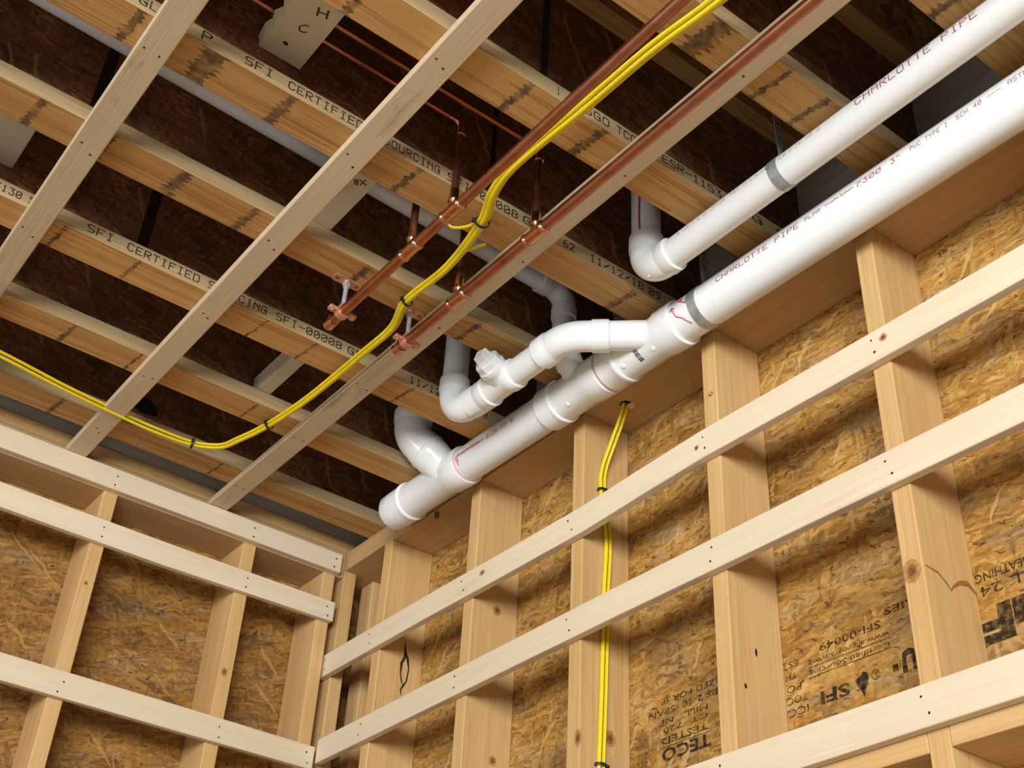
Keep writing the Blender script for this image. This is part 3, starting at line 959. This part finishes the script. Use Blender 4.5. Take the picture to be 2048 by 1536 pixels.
shape('mould_nub', nub(ax3, 1.105, math.radians(-62), 0.0472, wyB), M['pvc_fit'], wyB)
def barcode(ax, y, th, r, parent, w=0.03, h=0.012):
    ds = []
    k = 0.0
    while k < 1:
        b = random.choice((.03, .05, .07, .10))
        a0, a1 = th + (k - .5) * w / r, th + (k + b - .5) * w / r
        c0, c1 = ax(y), ax(y + h)
        ds.append(([c0 + Vector((math.cos(a0) * r, 0, math.sin(a0) * r)), c0 + Vector((math.cos(a1) * r, 0, math.sin(a1) * r)),
                    c1 + Vector((math.cos(a1) * r, 0, math.sin(a1) * r)), c1 + Vector((math.cos(a0) * r, 0, math.sin(a0) * r))], [(0, 1, 2, 3)]))
        k += b + random.choice((.03, .05))
    dd = join(*ds)
    return mk('barcode_print', dd[0], dd[1], M['ink'], parent, kind='stuff')
barcode(ax3, 1.335, math.radians(-55), 0.0481, wyC)
# 45 bend, straight length, cleanout tee, 90 bend and riser of the branch
XB, ZB = 0.2085, -0.0640
arcs = bend(axC(0.168), dC, (0, -1, 0), 0.085, 8)
pend = arcs[-1]
XB, ZB = pend.x, pend.z
e2 = [axC(0.1505), axC(0.165)] + arcs + [pend + Vector((0, -.006, 0)), pend + Vector((0, -.010, 0)), pend + Vector((0, -.042, 0)), pend + Vector((0, -.044, 0))]
r2 = [0.0335, 0.0335] + [0.0335] * len(arcs) + [0.0335, H2 + .0008, H2 + .001, R2]
bnd = shape('bend_fitting', tube_data(e2, r2, 34), M['pvc_fit'], drain)
yb = pend.y - 0.044
ax2 = lambda y: Vector((XB + 0.10 * max(0.0, 0.93 - y) , y, ZB + 0.012 * (yb - y)))
bq = []
bax = lambda y: Vector((XB, y, ZB)) + Vector((-0.018, 0, 0)) * max(0, (y - pend.y) / .05)
barcode(lambda y: Vector((XB - 0.020, y, ZB)), pend.y + 0.022, math.radians(55), 0.0345, bnd, 0.026, 0.012)
seg('pipe_length', ax2, [(1.05, R2), (yb + 0.02, R2)], M['pvc'], drain, 32)
tee = prof(ax2, [(0.958, R2), (0.958, H2 - .001), (0.960, H2 + .0006), (0.984, H2 + .0006), (0.985, H2 + .0018), (0.9885, H2 + .0018), (0.991, 0.0325), (1.050, 0.0325), (1.056, H2), (1.080, H2 + .0006), (1.082, H2 - .001), (1.082, R2)], 34)
oT = ax2(1.040)
dT = Vector((0.93, 0.16, 0.30)).normalized()
axT = lambda s: oT + dT * s
tbr = prof(axT, [(0.0, 0.0305), (0.034, 0.0312), (0.037, 0.0335), (0.048, 0.0335), (0.0485, 0.030)], 32)
tf = shape('cleanout_tee', join(tee, tbr), M['pvc_fit'], drain)
plug = shape('cleanout_plug', prof(axT, [(0.046, 0.028), (0.0485, 0.0305), (0.051, 0.0312), (0.065, 0.0312), (0.068, 0.0290), (0.068, 0.0)], 8), M['pvc_fit'], drain, smooth=False)
pu = dT.cross(Vector((0, 0, 1))).normalized()
pv = pu.cross(dT)
kv = []
for s, q in ((0.066, 0.0150), (0.088, 0.0135)):
    for a, b in ((-1, -1), (1, -1), (1, 1), (-1, 1)):
        kv.append(axT(s) + pu * (a * q) + pv * (b * q))
kv, kf = bevelled(kv, [(3, 2, 1, 0), (4, 5, 6, 7), (0, 1, 5, 4), (1, 2, 6, 5), (2, 3, 7, 6), (3, 0, 4, 7)], 0.0015)
mk('square_key', kv, kf, M['pvc_fit'], plug)
# 90 elbow
ye = 0.905
s0 = ax2(ye)
ab = bend(s0, (0.10, -1, 0), (0, 0, 1), 0.058, 12)
e3 = [ax2(0.960), ax2(0.958), ax2(0.918), ax2(0.915)] + ab
r3 = [R2, H2, H2 + .0008, 0.0335] + [0.0335] * len(ab)
tp = ab[-1]
e3 += [tp + Vector((0, 0, .004)), tp + Vector((0, 0, .008)), tp + Vector((0, 0, .040)), tp + Vector((0, 0, .042))]
r3 += [0.0335, H2 + .001, H2 + .0008, R2]
shape('elbow_fitting', tube_data(e3, r3, 34), M['pvc_fit'], drain)
tube('riser_pipe', [tp + Vector((0, 0, .03)), (tp.x, tp.y, ZD - 0.001)], R2, M['pvc'], drain, 32)
seg('pipe_length', ax2, [(0.94, R2), (0.99, R2)], M['pvc'], drain, 32)
# drop and pipe along the joist bay
vB = Vector((0.142, 1.150, 0.0))
jb0 = axB(0.086)
arcB = dense([axB(0.084), axB(0.097), Vector((0.1405, 1.1492, 0.030)), Vector((0.142, 1.150, 0.055)), Vector((0.142, 1.150, 0.075))], 5)
shape('bend_fitting', tube_data(arcB, 0.0255, 28), M['pvc_shaded'], drain)
tube('drop_pipe', [(0.142, 1.150, 0.06), (0.142, 1.150, 0.110)], 0.0242, M['pvc_shaded'], drain, 28)
arcE = bend((0.142, 1.150, 0.118), (0, 0, 1), (1, 0, 0.03), 0.042, 10)
te = arcE[-1]
ee = [Vector((0.142, 1.150, 0.082)), Vector((0.142, 1.150, 0.084)), Vector((0.142, 1.150, 0.110)), Vector((0.142, 1.150, 0.113))] + arcE + [te + Vector((.004, 0, 0)), te + Vector((.007, 0, 0)), te + Vector((.032, 0, .001)), te + Vector((.034, 0, .001))]
re_ = [0.0242, 0.0292, 0.0295, 0.0268] + [0.0268] * len(arcE) + [0.0268, 0.0294, 0.0292, 0.0242]
shape('elbow_fitting', tube_data(ee, re_, 30), M['pvc_shaded'], drain)
tube('bay_pipe', [te + Vector((.01, 0, 0)), Vector((3.3, 1.150, te.z + 0.030 * 3.1))], 0.0242, M['pvc_shaded'], drain, 28)
# main run toward the camera
pm = seg('pipe_length', ax3, [(1.42, R3), (4.55, R3)], M['pvc'], drain)
th3 = math.radians(2)
items = [('CHARLOTTE PIPE', 1.588, 1.803, .0135), ('PLPA', 1.818, 1.855, .0098), ('TrueFit System', 1.866, 1.932, .0080), ('7300', 1.938, 1.994, .0125), ('3"', 2.014, 2.036, .0125),
         ('PVC TYPE I', 2.056, 2.134, .0110), ('SCH 40', 2.150, 2.200, .0110), ('nsf-pw-dwv', 2.210, 2.238, .0050), ('ASTM D 2665', 2.250, 2.352, .0110), ('CHARLOTTE PIPE', 2.56, 2.775, .0125)]
d = join(*[cyl_text(s, ax3, a, b, R3 + .0005, th3, h, 0.0 if 'ue' in s or 'nsf' in s else -0.72) for s, a, b, h in items])
mk('printed_text', d[0], d[1], M['redink'], pm, kind='stuff')
def marker(pts, w):
    """hand-drawn marker line on the 3 inch pipe: (y, theta) points"""
    P = []
    for y, a in pts:
        c = ax3(y)
        P.append(c + Vector((math.cos(a), 0, math.sin(a))) * (R3 + .0007))
    return tube_data(dense(P, 4), w, 6)
dg = math.radians
mk_d = join(marker([(1.462, dg(2)), (1.466, dg(-8)), (1.470, dg(-24)), (1.482, dg(-36)), (1.490, dg(-52)), (1.496, dg(-62))], .0011),
            marker([(1.458, dg(-4)), (1.463, dg(4)), (1.470, dg(-2))], .0014),
            marker([(1.482, dg(16)), (1.488, dg(10)), (1.496, dg(2)), (1.503, dg(-6))], .0013),
            marker([(1.479, dg(20)), (1.484, dg(12)), (1.493, dg(14)), (1.484, dg(20))], .001))
shape('marker_arrow', mk_d, M['marker'], pm, kind='stuff')
mk_d = join(*[tube_data(dense([ax3(y) + Vector((math.cos(a), 0, math.sin(a))) * (R3 + .0006) for y, a in pts], 4), .0010, 6) for pts in
              ([(0.700, dg(-8)), (0.712, dg(-5)), (0.735, dg(-4)), (0.800, dg(-5))], [(0.700, dg(-8)), (0.703, dg(-20)), (0.706, dg(-34))], [(0.706, dg(-12)), (0.710, dg(-26))])])
shape('marker_arrow', mk_d, M['marker'], p1, kind='stuff')

# ------------------------------------------------------------------ upper 2 inch pipe with its own elbow and riser
ax2u = lambda y: Vector((0.2053, y, -0.041))
up = empty('waste_pipe', (0.2053, 2.4, -0.072), 'thinner white printed pipe with an elbow turning up into the joists', 'pipe')
pu_ = seg('pipe_length', ax2u, [(1.55, R2), (4.55, R2)], M['pvc'], up, 36)
d = join(cyl_text('CHARLOTTE PIPE', ax2u, 2.046, 2.290, R2 + .0005, dg(3), .0170, -0.62), cyl_text('CHARLOTTE PIPE', ax2u, 2.66, 2.90, R2 + .0005, dg(3), .0170, -0.62))
mk('printed_text', d[0], d[1], M['redink'], pu_, kind='stuff')
d = join(cyl_text('A TIGHTITE ON OPTION  MADE IN U.S.A.', ax2u, 1.612, 1.842, R2 + .0005, dg(6), .0085, -0.8), cyl_text('18 04 22  CERT. #48R  02', ax2u, 1.872, 1.970, R2 + .0005, dg(6), .0085, -0.8))
mk('printed_text', d[0], d[1], M['faintink'], pu_, kind='stuff')
au = bend((0.2053, 1.5435, -0.041), (0, -1, 0), (0, 0, 1), 0.050, 12)
tu = au[-1]
eu = [ax2u(1.5725), ax2u(1.571), ax2u(1.5505), ax2u(1.547)] + au + [tu + Vector((0, 0, .003)), tu + Vector((0, 0, .006)), tu + Vector((0, 0, .040)), tu + Vector((0, 0, .042))]
ru = [R2, H2 + .0006, H2 + .001, 0.0340] + [0.0340] * len(au) + [0.0340, H2 + .001, H2 + .0006, R2]
elu = shape('elbow_fitting', tube_data(eu, ru, 36), M['pvc_fit'], up)
tube('riser_pipe', [tu + Vector((0, 0, .03)), (tu.x, tu.y, ZD - 0.001)], R2, M['pvc'], up, 34)
ps = [Vector((tu.x + math.cos(a) * (R2 + .0005), tu.y + math.sin(a) * (R2 + .0005), z)) for z, a in ((0.055, dg(22)), (0.09, dg(20)), (0.16, dg(24)), (0.26, dg(20)))]
shape('primer_streak', tube_data(ps, .0022, 6), M['marker'], up)
nbv = tube_data([Vector((tu.x + .012, 1.513, -0.066)), Vector((tu.x + .013, 1.511, -0.0685))], [.0022, .001], 8)
shape('mould_nub', nbv, M['pvc_fit'], elu)

# ------------------------------------------------------------------ galvanised hanger straps
def strap(ax, y0, y1, r, label, dx=0.0):
    c = ax((y0 + y1) / 2)
    e = empty('hanger_strap', (c.x, (y0 + y1) / 2, c.z - r), label, 'strap', 'galvanised pipe hanger straps')
    ring = prof(ax, [(y0, r + .0002), (y0, r + .0016), (y1, r + .0016), (y1, r + .0002)], 40)
    shape('band', ring, M['zinc'], e)
    ym = (y0 + y1) / 2
    w = 0.0085
    secs = []
    zt = [c.z + r - .006, c.z + r + .02, c.z + r + .045, c.z + r + .075, ZD - 0.02]
    tw = [0.0, 0.25, 0.1, -0.1, 0.0]
    wd = [w, w * .95, w * 1.05, w * .9, w]
    for z, a, ww in zip(zt, tw, wd):
        u = Vector((math.cos(a), math.sin(a), 0)) * ww
        v = Vector((-math.sin(a), math.cos(a), 0)) * 0.0008
        p = Vector((c.x + dx, ym, z))
        secs.append([p - u - v, p + u - v, p + u + v, p - u + v])
    v, f = [], []
    for s in secs: v += s
    for i in range(len(secs) - 1):
        for k in range(4):
            a, b = i * 4 + k, i * 4 + (k + 1) % 4
            f.append((a, b, b + 4, a + 4))
    mk('hanging_tape', v, f, M['zinc'], e)
    for h in (.062, .10):
        dd = disc((c.x + dx, ym + 0.0016, c.z + r + h), X_, Z_, .0028, .0028, 10)
        mk('tape_hole', dd[0], dd[1], M['hole'], e)
    b = tube_data([(c.x + dx, ym - .003, c.z + r + .016), (c.x + dx, ym + .004, c.z + r + .016), (c.x + dx, ym + .0055, c.z + r + .016)], [.0038, .0038, .002], 8)
    shape('bolt', b, M['zinc'], e)
strap(ax2u, 1.8445, 1.8665, R2, 'grey metal strap hanging the thinner pipe from above')
strap(ax3, 1.5050, 1.5270, R3, 'grey metal strap around the thick drain pipe beside red marks')

# ------------------------------------------------------------------ copper water lines
RC = 0.0108
def copper_line(x, y0, tees, label, top, run_to, name='copper_pipe'):
    z = -0.085
    ax = lambda y: Vector((x, y, z))
    e = empty(name, (x, (y0 + 3) / 2, z - RC), label, 'pipe', 'copper water lines')
    tube('main_tube', [ax(y0 + 0.012), ax(4.55)], RC, M['copper'], e, 20)
    rc = RC + .0016
    seg('end_cap', ax, [(y0, 0.0), (y0, .007), (y0 + .003, rc - .001), (y0 + .006, rc + .0006), (y0 + .010, rc - .0002), (y0 + .022, rc - .0002), (y0 + .0235, rc + .0008), (y0 + .027, rc + .0008), (y0 + .028, RC)], M['copper_fit'], e, 22)
    for i, (a, b, ztop) in enumerate(tees):
        m_ = (a + b) / 2
        t1 = prof(ax, [(a, RC), (a + .001, rc), (a + .004, rc + .0016), (a + .009, rc + .0016), (a + .011, rc), (a + .014, rc), (b - .014, rc), (b - .011, rc), (b - .009, rc + .0016), (b - .004, rc + .0016), (b - .001, rc), (b, RC)], 22)
        az = lambda s: Vector((x, m_, z + s))
        t2 = prof(az, [(0.0, .0092), (.020, .0092), (.022, .0108), (.0265, .0112), (.028, .0095), (.034, .0095), (.0365, .0092), (.052, .0092), (.053, .0080)], 20)
        shape('tee_fitting', join(t1, t2), M['copper_fit'], e)
        tube('stub_tube', [az(.04), Vector((x, m_, ztop))], .0079, M['copper'], e, 16)
        if i == 1:
            ar = bend((x, m_, ztop), (0, 0, 1), (1, 0, 0), .016, 8)
            pe = [Vector((x, m_, ztop - .022)), Vector((x, m_, ztop - .021)), Vector((x, m_, ztop - .016)), Vector((x, m_, ztop - .012)), Vector((x, m_, ztop - .010))] + ar + [ar[-1] + Vector((.008, 0, 0)), ar[-1] + Vector((.010, 0, 0)), ar[-1] + Vector((.015, 0, 0)), ar[-1] + Vector((.016, 0, 0))]
            rr = [.008, .0102, .0110, .0110, .0092] + [.0092] * len(ar) + [.0092, .0108, .0108, .008]
            shape('elbow_fitting', tube_data(pe, rr, 20), M['copper_fit'], e)
            tube('bay_tube', [ar[-1] + Vector((.005, 0, 0)), Vector((run_to, m_, ztop + .016))], .0079, M['copper'], e, 16)
    return e
copper_line(0.631, 0.972, [(1.258, 1.316, ZD - .002), (1.396, 1.458, 0.135)], 'copper water line left of the yellow cables, with two upright stubs', 0.15, 3.2)
copper_line(0.4754, 0.994, [(1.196, 1.256, ZD - .002), (1.446, 1.508, 0.130)], 'copper water line running under the ceiling strip, right of the yellow cables', 0.15, 3.2)

def hanger(x, y, label):
    z = -0.085
    e = empty('pipe_hanger', (x, y, z - .016), label, 'hanger', 'copper pipe hangers')
    # elongated base plate screwed to the joist underside
    v, f = [], []
    n = 10
    out = []
    for k in range(n + 1):
        a = -math.pi / 2 + math.pi * k / n
        out.append((0.024 + 0.0115 * math.cos(a), 0.0115 * math.sin(a)))
    for k in range(n + 1):
        a = math.pi / 2 + math.pi * k / n
        out.append((-0.024 + 0.0115 * math.cos(a), 0.0115 * math.sin(a)))
    nn = len(out)
    v = [(x + p, y + q, -0.0042) for p, q in out] + [(x + p, y + q, -0.0006) for p, q in out]
    f = [tuple(range(nn)), tuple(range(2 * nn - 1, nn - 1, -1))] + [(k, (k + 1) % nn, nn + (k + 1) % nn, nn + k) for k in range(nn)]
    bp_ = mk('base_plate', v, f, M['copper_plate'], e)
    for s in (-1, 1):
        hd = disc((x + s * .0235, y, -0.0046), X_, Y_, .0042, .0042, 12)
        mk('screw_hole', hd[0], hd[1], M['knot'], bp_)
    shape('socket', tube_data([(x, y, -.004), (x, y, -.010), (x, y, -.0105)], [.0095, .0085, .005], 12), M['copper_plate'], bp_)
    # threaded rod
    pth, rd = [], []
    k = 0
    zz = -0.004
    while zz > -0.068:
        pth.append((x, y, zz)); rd.append(.0046 if k % 2 else .0052)
        zz -= .0016; k += 1
    tube('threaded_rod', pth, rd, M['zinc'], e, 12)
    shape('rod_nut', tube_data([(x, y, -.010), (x, y, -.0102), (x, y, -.0165), (x, y, -.017)], [.006, .0088, .0088, .006], 6), M['zinc'], e, smooth=False)
    # split ring with two ears and screws
    ax = lambda s: Vector((x, s, z))
    ring = prof(ax, [(y - .0075, RC + .0006), (y - .0075, RC + .0042), (y + .0075, RC + .0042), (y + .0075, RC + .0006)], 22)
    shape('ring', ring, M['copper_plate'], e)
    for s in (-1, 1):
        ev = []
        lo = (x + s * (RC + .002), y - .0075, z - .0045)
        hi = (x + s * (RC + .021), y + .0075, z + .0045)
        lo2 = tuple(min(a, b) for a, b in zip(lo, hi)); hi2 = tuple(max(a, b) for a, b in zip(lo, hi))
        ear = box('ear', lo2, hi2, M['copper_plate'], e, bev=.003)
        cx = x + s * (RC + .013)
        shape('ear_screw', tube_data([(cx, y, z - .0085), (cx, y, z - .0075), (cx, y, z - .0045), (cx, y, z + .0085)], [.002, .0042, .0048, .0030], 10), M['copper_plate'], ear)
    shape('hub', tube_data([(x, y, z + RC + .002), (x, y, z + RC + .010), (x, y, z + RC + .0105)], [.0085, .0068, .003], 12), M['copper_plate'], e)
hanger(0.631, 1.0335, 'copper pipe hanger on a threaded rod, left one near the cable')
hanger(0.4754, 1.0400, 'copper pipe hanger on a threaded rod, right one at the ceiling strip')

# ------------------------------------------------------------------ yellow cables
def cable(path, label, group, offs=(0, 0, 0), r=0.0052):
    P = dense([Vector(p) + Vector(offs) for p in path], 6)
    return tube('electrical_cable', P, r, M['cable'], None, 12, label=label, cat='cable', group=group, flat=0.62)
Zc = -0.0095
base = [(0.5420, 2.45), (0.5440, 2.20), (0.5495, 2.0313), (0.5630, 1.8989), (0.5680, 1.7343), (0.5760, 1.55), (0.5640, 1.46), (0.5312, 1.3781), (0.5060, 1.2282), (0.5097, 1.0819), (0.4830, 0.985), (0.4821, 0.8692), (0.4860, 0.634), (0.5027, 0.4668), (0.5280, 0.355), (0.5491, 0.2960), (0.6092, 0.2600), (0.70, 0.252), (0.7885, 0.2530), (0.95, 0.272), (1.1152, 0.3010), (1.30, 0.32), (2.2, 0.33)]
def shifted(sep, dz):
    out = []
    n = len(base)
    for i, (x, y) in enumerate(base):
        a = Vector(base[max(i - 1, 0)]); b = Vector(base[min(i + 1, n - 1)])
        t = (b - a).normalized()
        s = sep(i, y, x)
        out.append((x + t.y * s, y - t.x * s, Zc + dz(i, y, x)))
    return out
dzj = lambda i, y, x: -0.006 if x < 0.75 else -0.003
tight = lambda k: (lambda i, y, x: k * (0.0053 if (y < 1.25 and x < .62) else (0.0080 if y > 1.6 else (.0060 if x < .62 else .0085))))
cable(shifted(tight(1.0), dzj), 'yellow cable of the ceiling bundle, on its left side at the top edge', 'yellow cables under the joists')
cable(shifted(tight(-1.0), lambda i, y, x: dzj(i, y, x) - .001), 'yellow cable of the ceiling bundle, on its right side at the top edge', 'yellow cables under the joists')
cable(shifted(tight(0.0), lambda i, y, x: dzj(i, y, x) - .0072), 'yellow cable hanging lowest in the ceiling bundle', 'yellow cables under the joists')
# short tails next to the tie
cable([(0.533, 1.385, -0.012), (0.541, 1.352, -0.014), (0.553, 1.333, -0.014), (0.566, 1.322, -0.012), (0.575, 1.322, -0.006)], 'short yellow cable tail left of the upper cable tie', 'yellow cable tails', r=.0042)
cable([(0.512, 1.250, -0.014), (0.507, 1.278, -0.013), (0.495, 1.297, -0.009), (0.475, 1.312, 0.004)], 'short yellow cable tail right of the upper cable tie', 'yellow cable tails', r=.0042)
# cables down the stud of the right wall
wp = [(-0.046, 1.148, 0.01), (-0.047, 1.146, -0.052), (-0.0530, 1.122, -0.092), (-0.0560, 1.096, -0.128), (-0.0521, 1.066, -0.1959), (-0.0505, 1.065, -0.2551), (-0.0640, 1.065, -0.3442), (-0.0665, 1.065, -0.4054), (-0.0613, 1.065, -0.4905), (-0.0604, 1.065, -0.5711), (-0.0561, 1.065, -0.735), (-0.0508, 1.065, -0.8739), (-0.046, 1.065, -1.0), (-0.05, 1.065, -1.5)]
cable(wp, 'yellow cable down the right wall stud, nearest the room', 'yellow cables on the stud', (0.0055, 0.0, 0))
cable(wp, 'yellow cable down the right wall stud, nearest the sheathing', 'yellow cables on the stud', (-0.0055, 0.0, 0))

def tie(c, t, label, r=0.0115, rz=0.0105):
    c, t = Vector(c), Vector(t).normalized()
    u = Vector((0, 0, 1)) if abs(t.z) < .8 else Vector((0, 1, 0))
    a = (u - t * u.dot(t)).normalized()
    b = t.cross(a)
    v, f = [], []
    n = 18
    for w_, rr in ((-.0028, 0), (-.0028, .0014), (.0028, .0014), (.0028, 0)):
        for k in range(n):
            th = 2 * math.pi * k / n
            v.append(c + t * w_ + a * (math.cos(th) * (rz + rr)) + b * (math.sin(th) * (r + rr)))
    for i in range(4):
        for k in range(n):
            f.append((i * n + k, i * n + (k + 1) % n, ((i + 1) % 4) * n + (k + 1) % n, ((i + 1) % 4) * n + k))
    e = empty('cable_tie', c, label, 'cable tie', 'black cable ties')
    mk('loop', v, f, M['tie'], e, smooth=False)
    hc = c + b * (r + .003)
    hv = [hc + t * p + a * q + b * s for p in (-.0038, .0038) for q in (-.004, .004) for s in (-.003, .004)]
    hv, hf = bevelled(hv, BOXF, .0008)
    mk('tie_head', hv, hf, M['tie'], e)
tie((0.5312, 1.3781, -0.018), (0.35, 1, 0), 'black cable tie on the cable bundle between the copper pipes', .0135, .0125)
tie((0.5085, 1.0819, -0.018), (0.1, 1, 0), 'black cable tie on the cable bundle beside the pipe hanger', .0100, .0125)
tie((0.5027, 0.4668, -0.018), (-0.2, 1, 0), 'black cable tie where the cable bundle passes the second joist', .0100, .0125)
tie((0.6092, 0.2600, -0.018), (-1, 0.3, 0), 'black cable tie at the bottom of the cable bend', .0120, .0125)
tie((-0.0508, 1.065, -0.868), (0, 0, 1), 'dark cable tie low on the wall cables', .0125, .0090)
tie((-0.0505, 1.065, -0.250), (0, 0, 1), 'dark cable tie on the wall cables at the upper strip', .0125, .0090)

for nm, lb, ct in (('floor', 'concrete floor slab below the framing', 'floor'), ('ceiling', 'dark strand board deck above the joists', 'ceiling'),
                   ('wall_right', 'strand board wall with bare studs on the right', 'wall'), ('wall_left', 'strand board wall with bare studs on the left', 'wall')):
    bpy.data.objects[nm]['label'] = lb
    bpy.data.objects[nm]['category'] = ct
# ------------------------------------------------------------------ raise everything so that the floor lies at height zero
for o in bpy.data.objects:
    if o.parent is None and o.type in ('MESH', 'EMPTY'):
        o.location.z += H
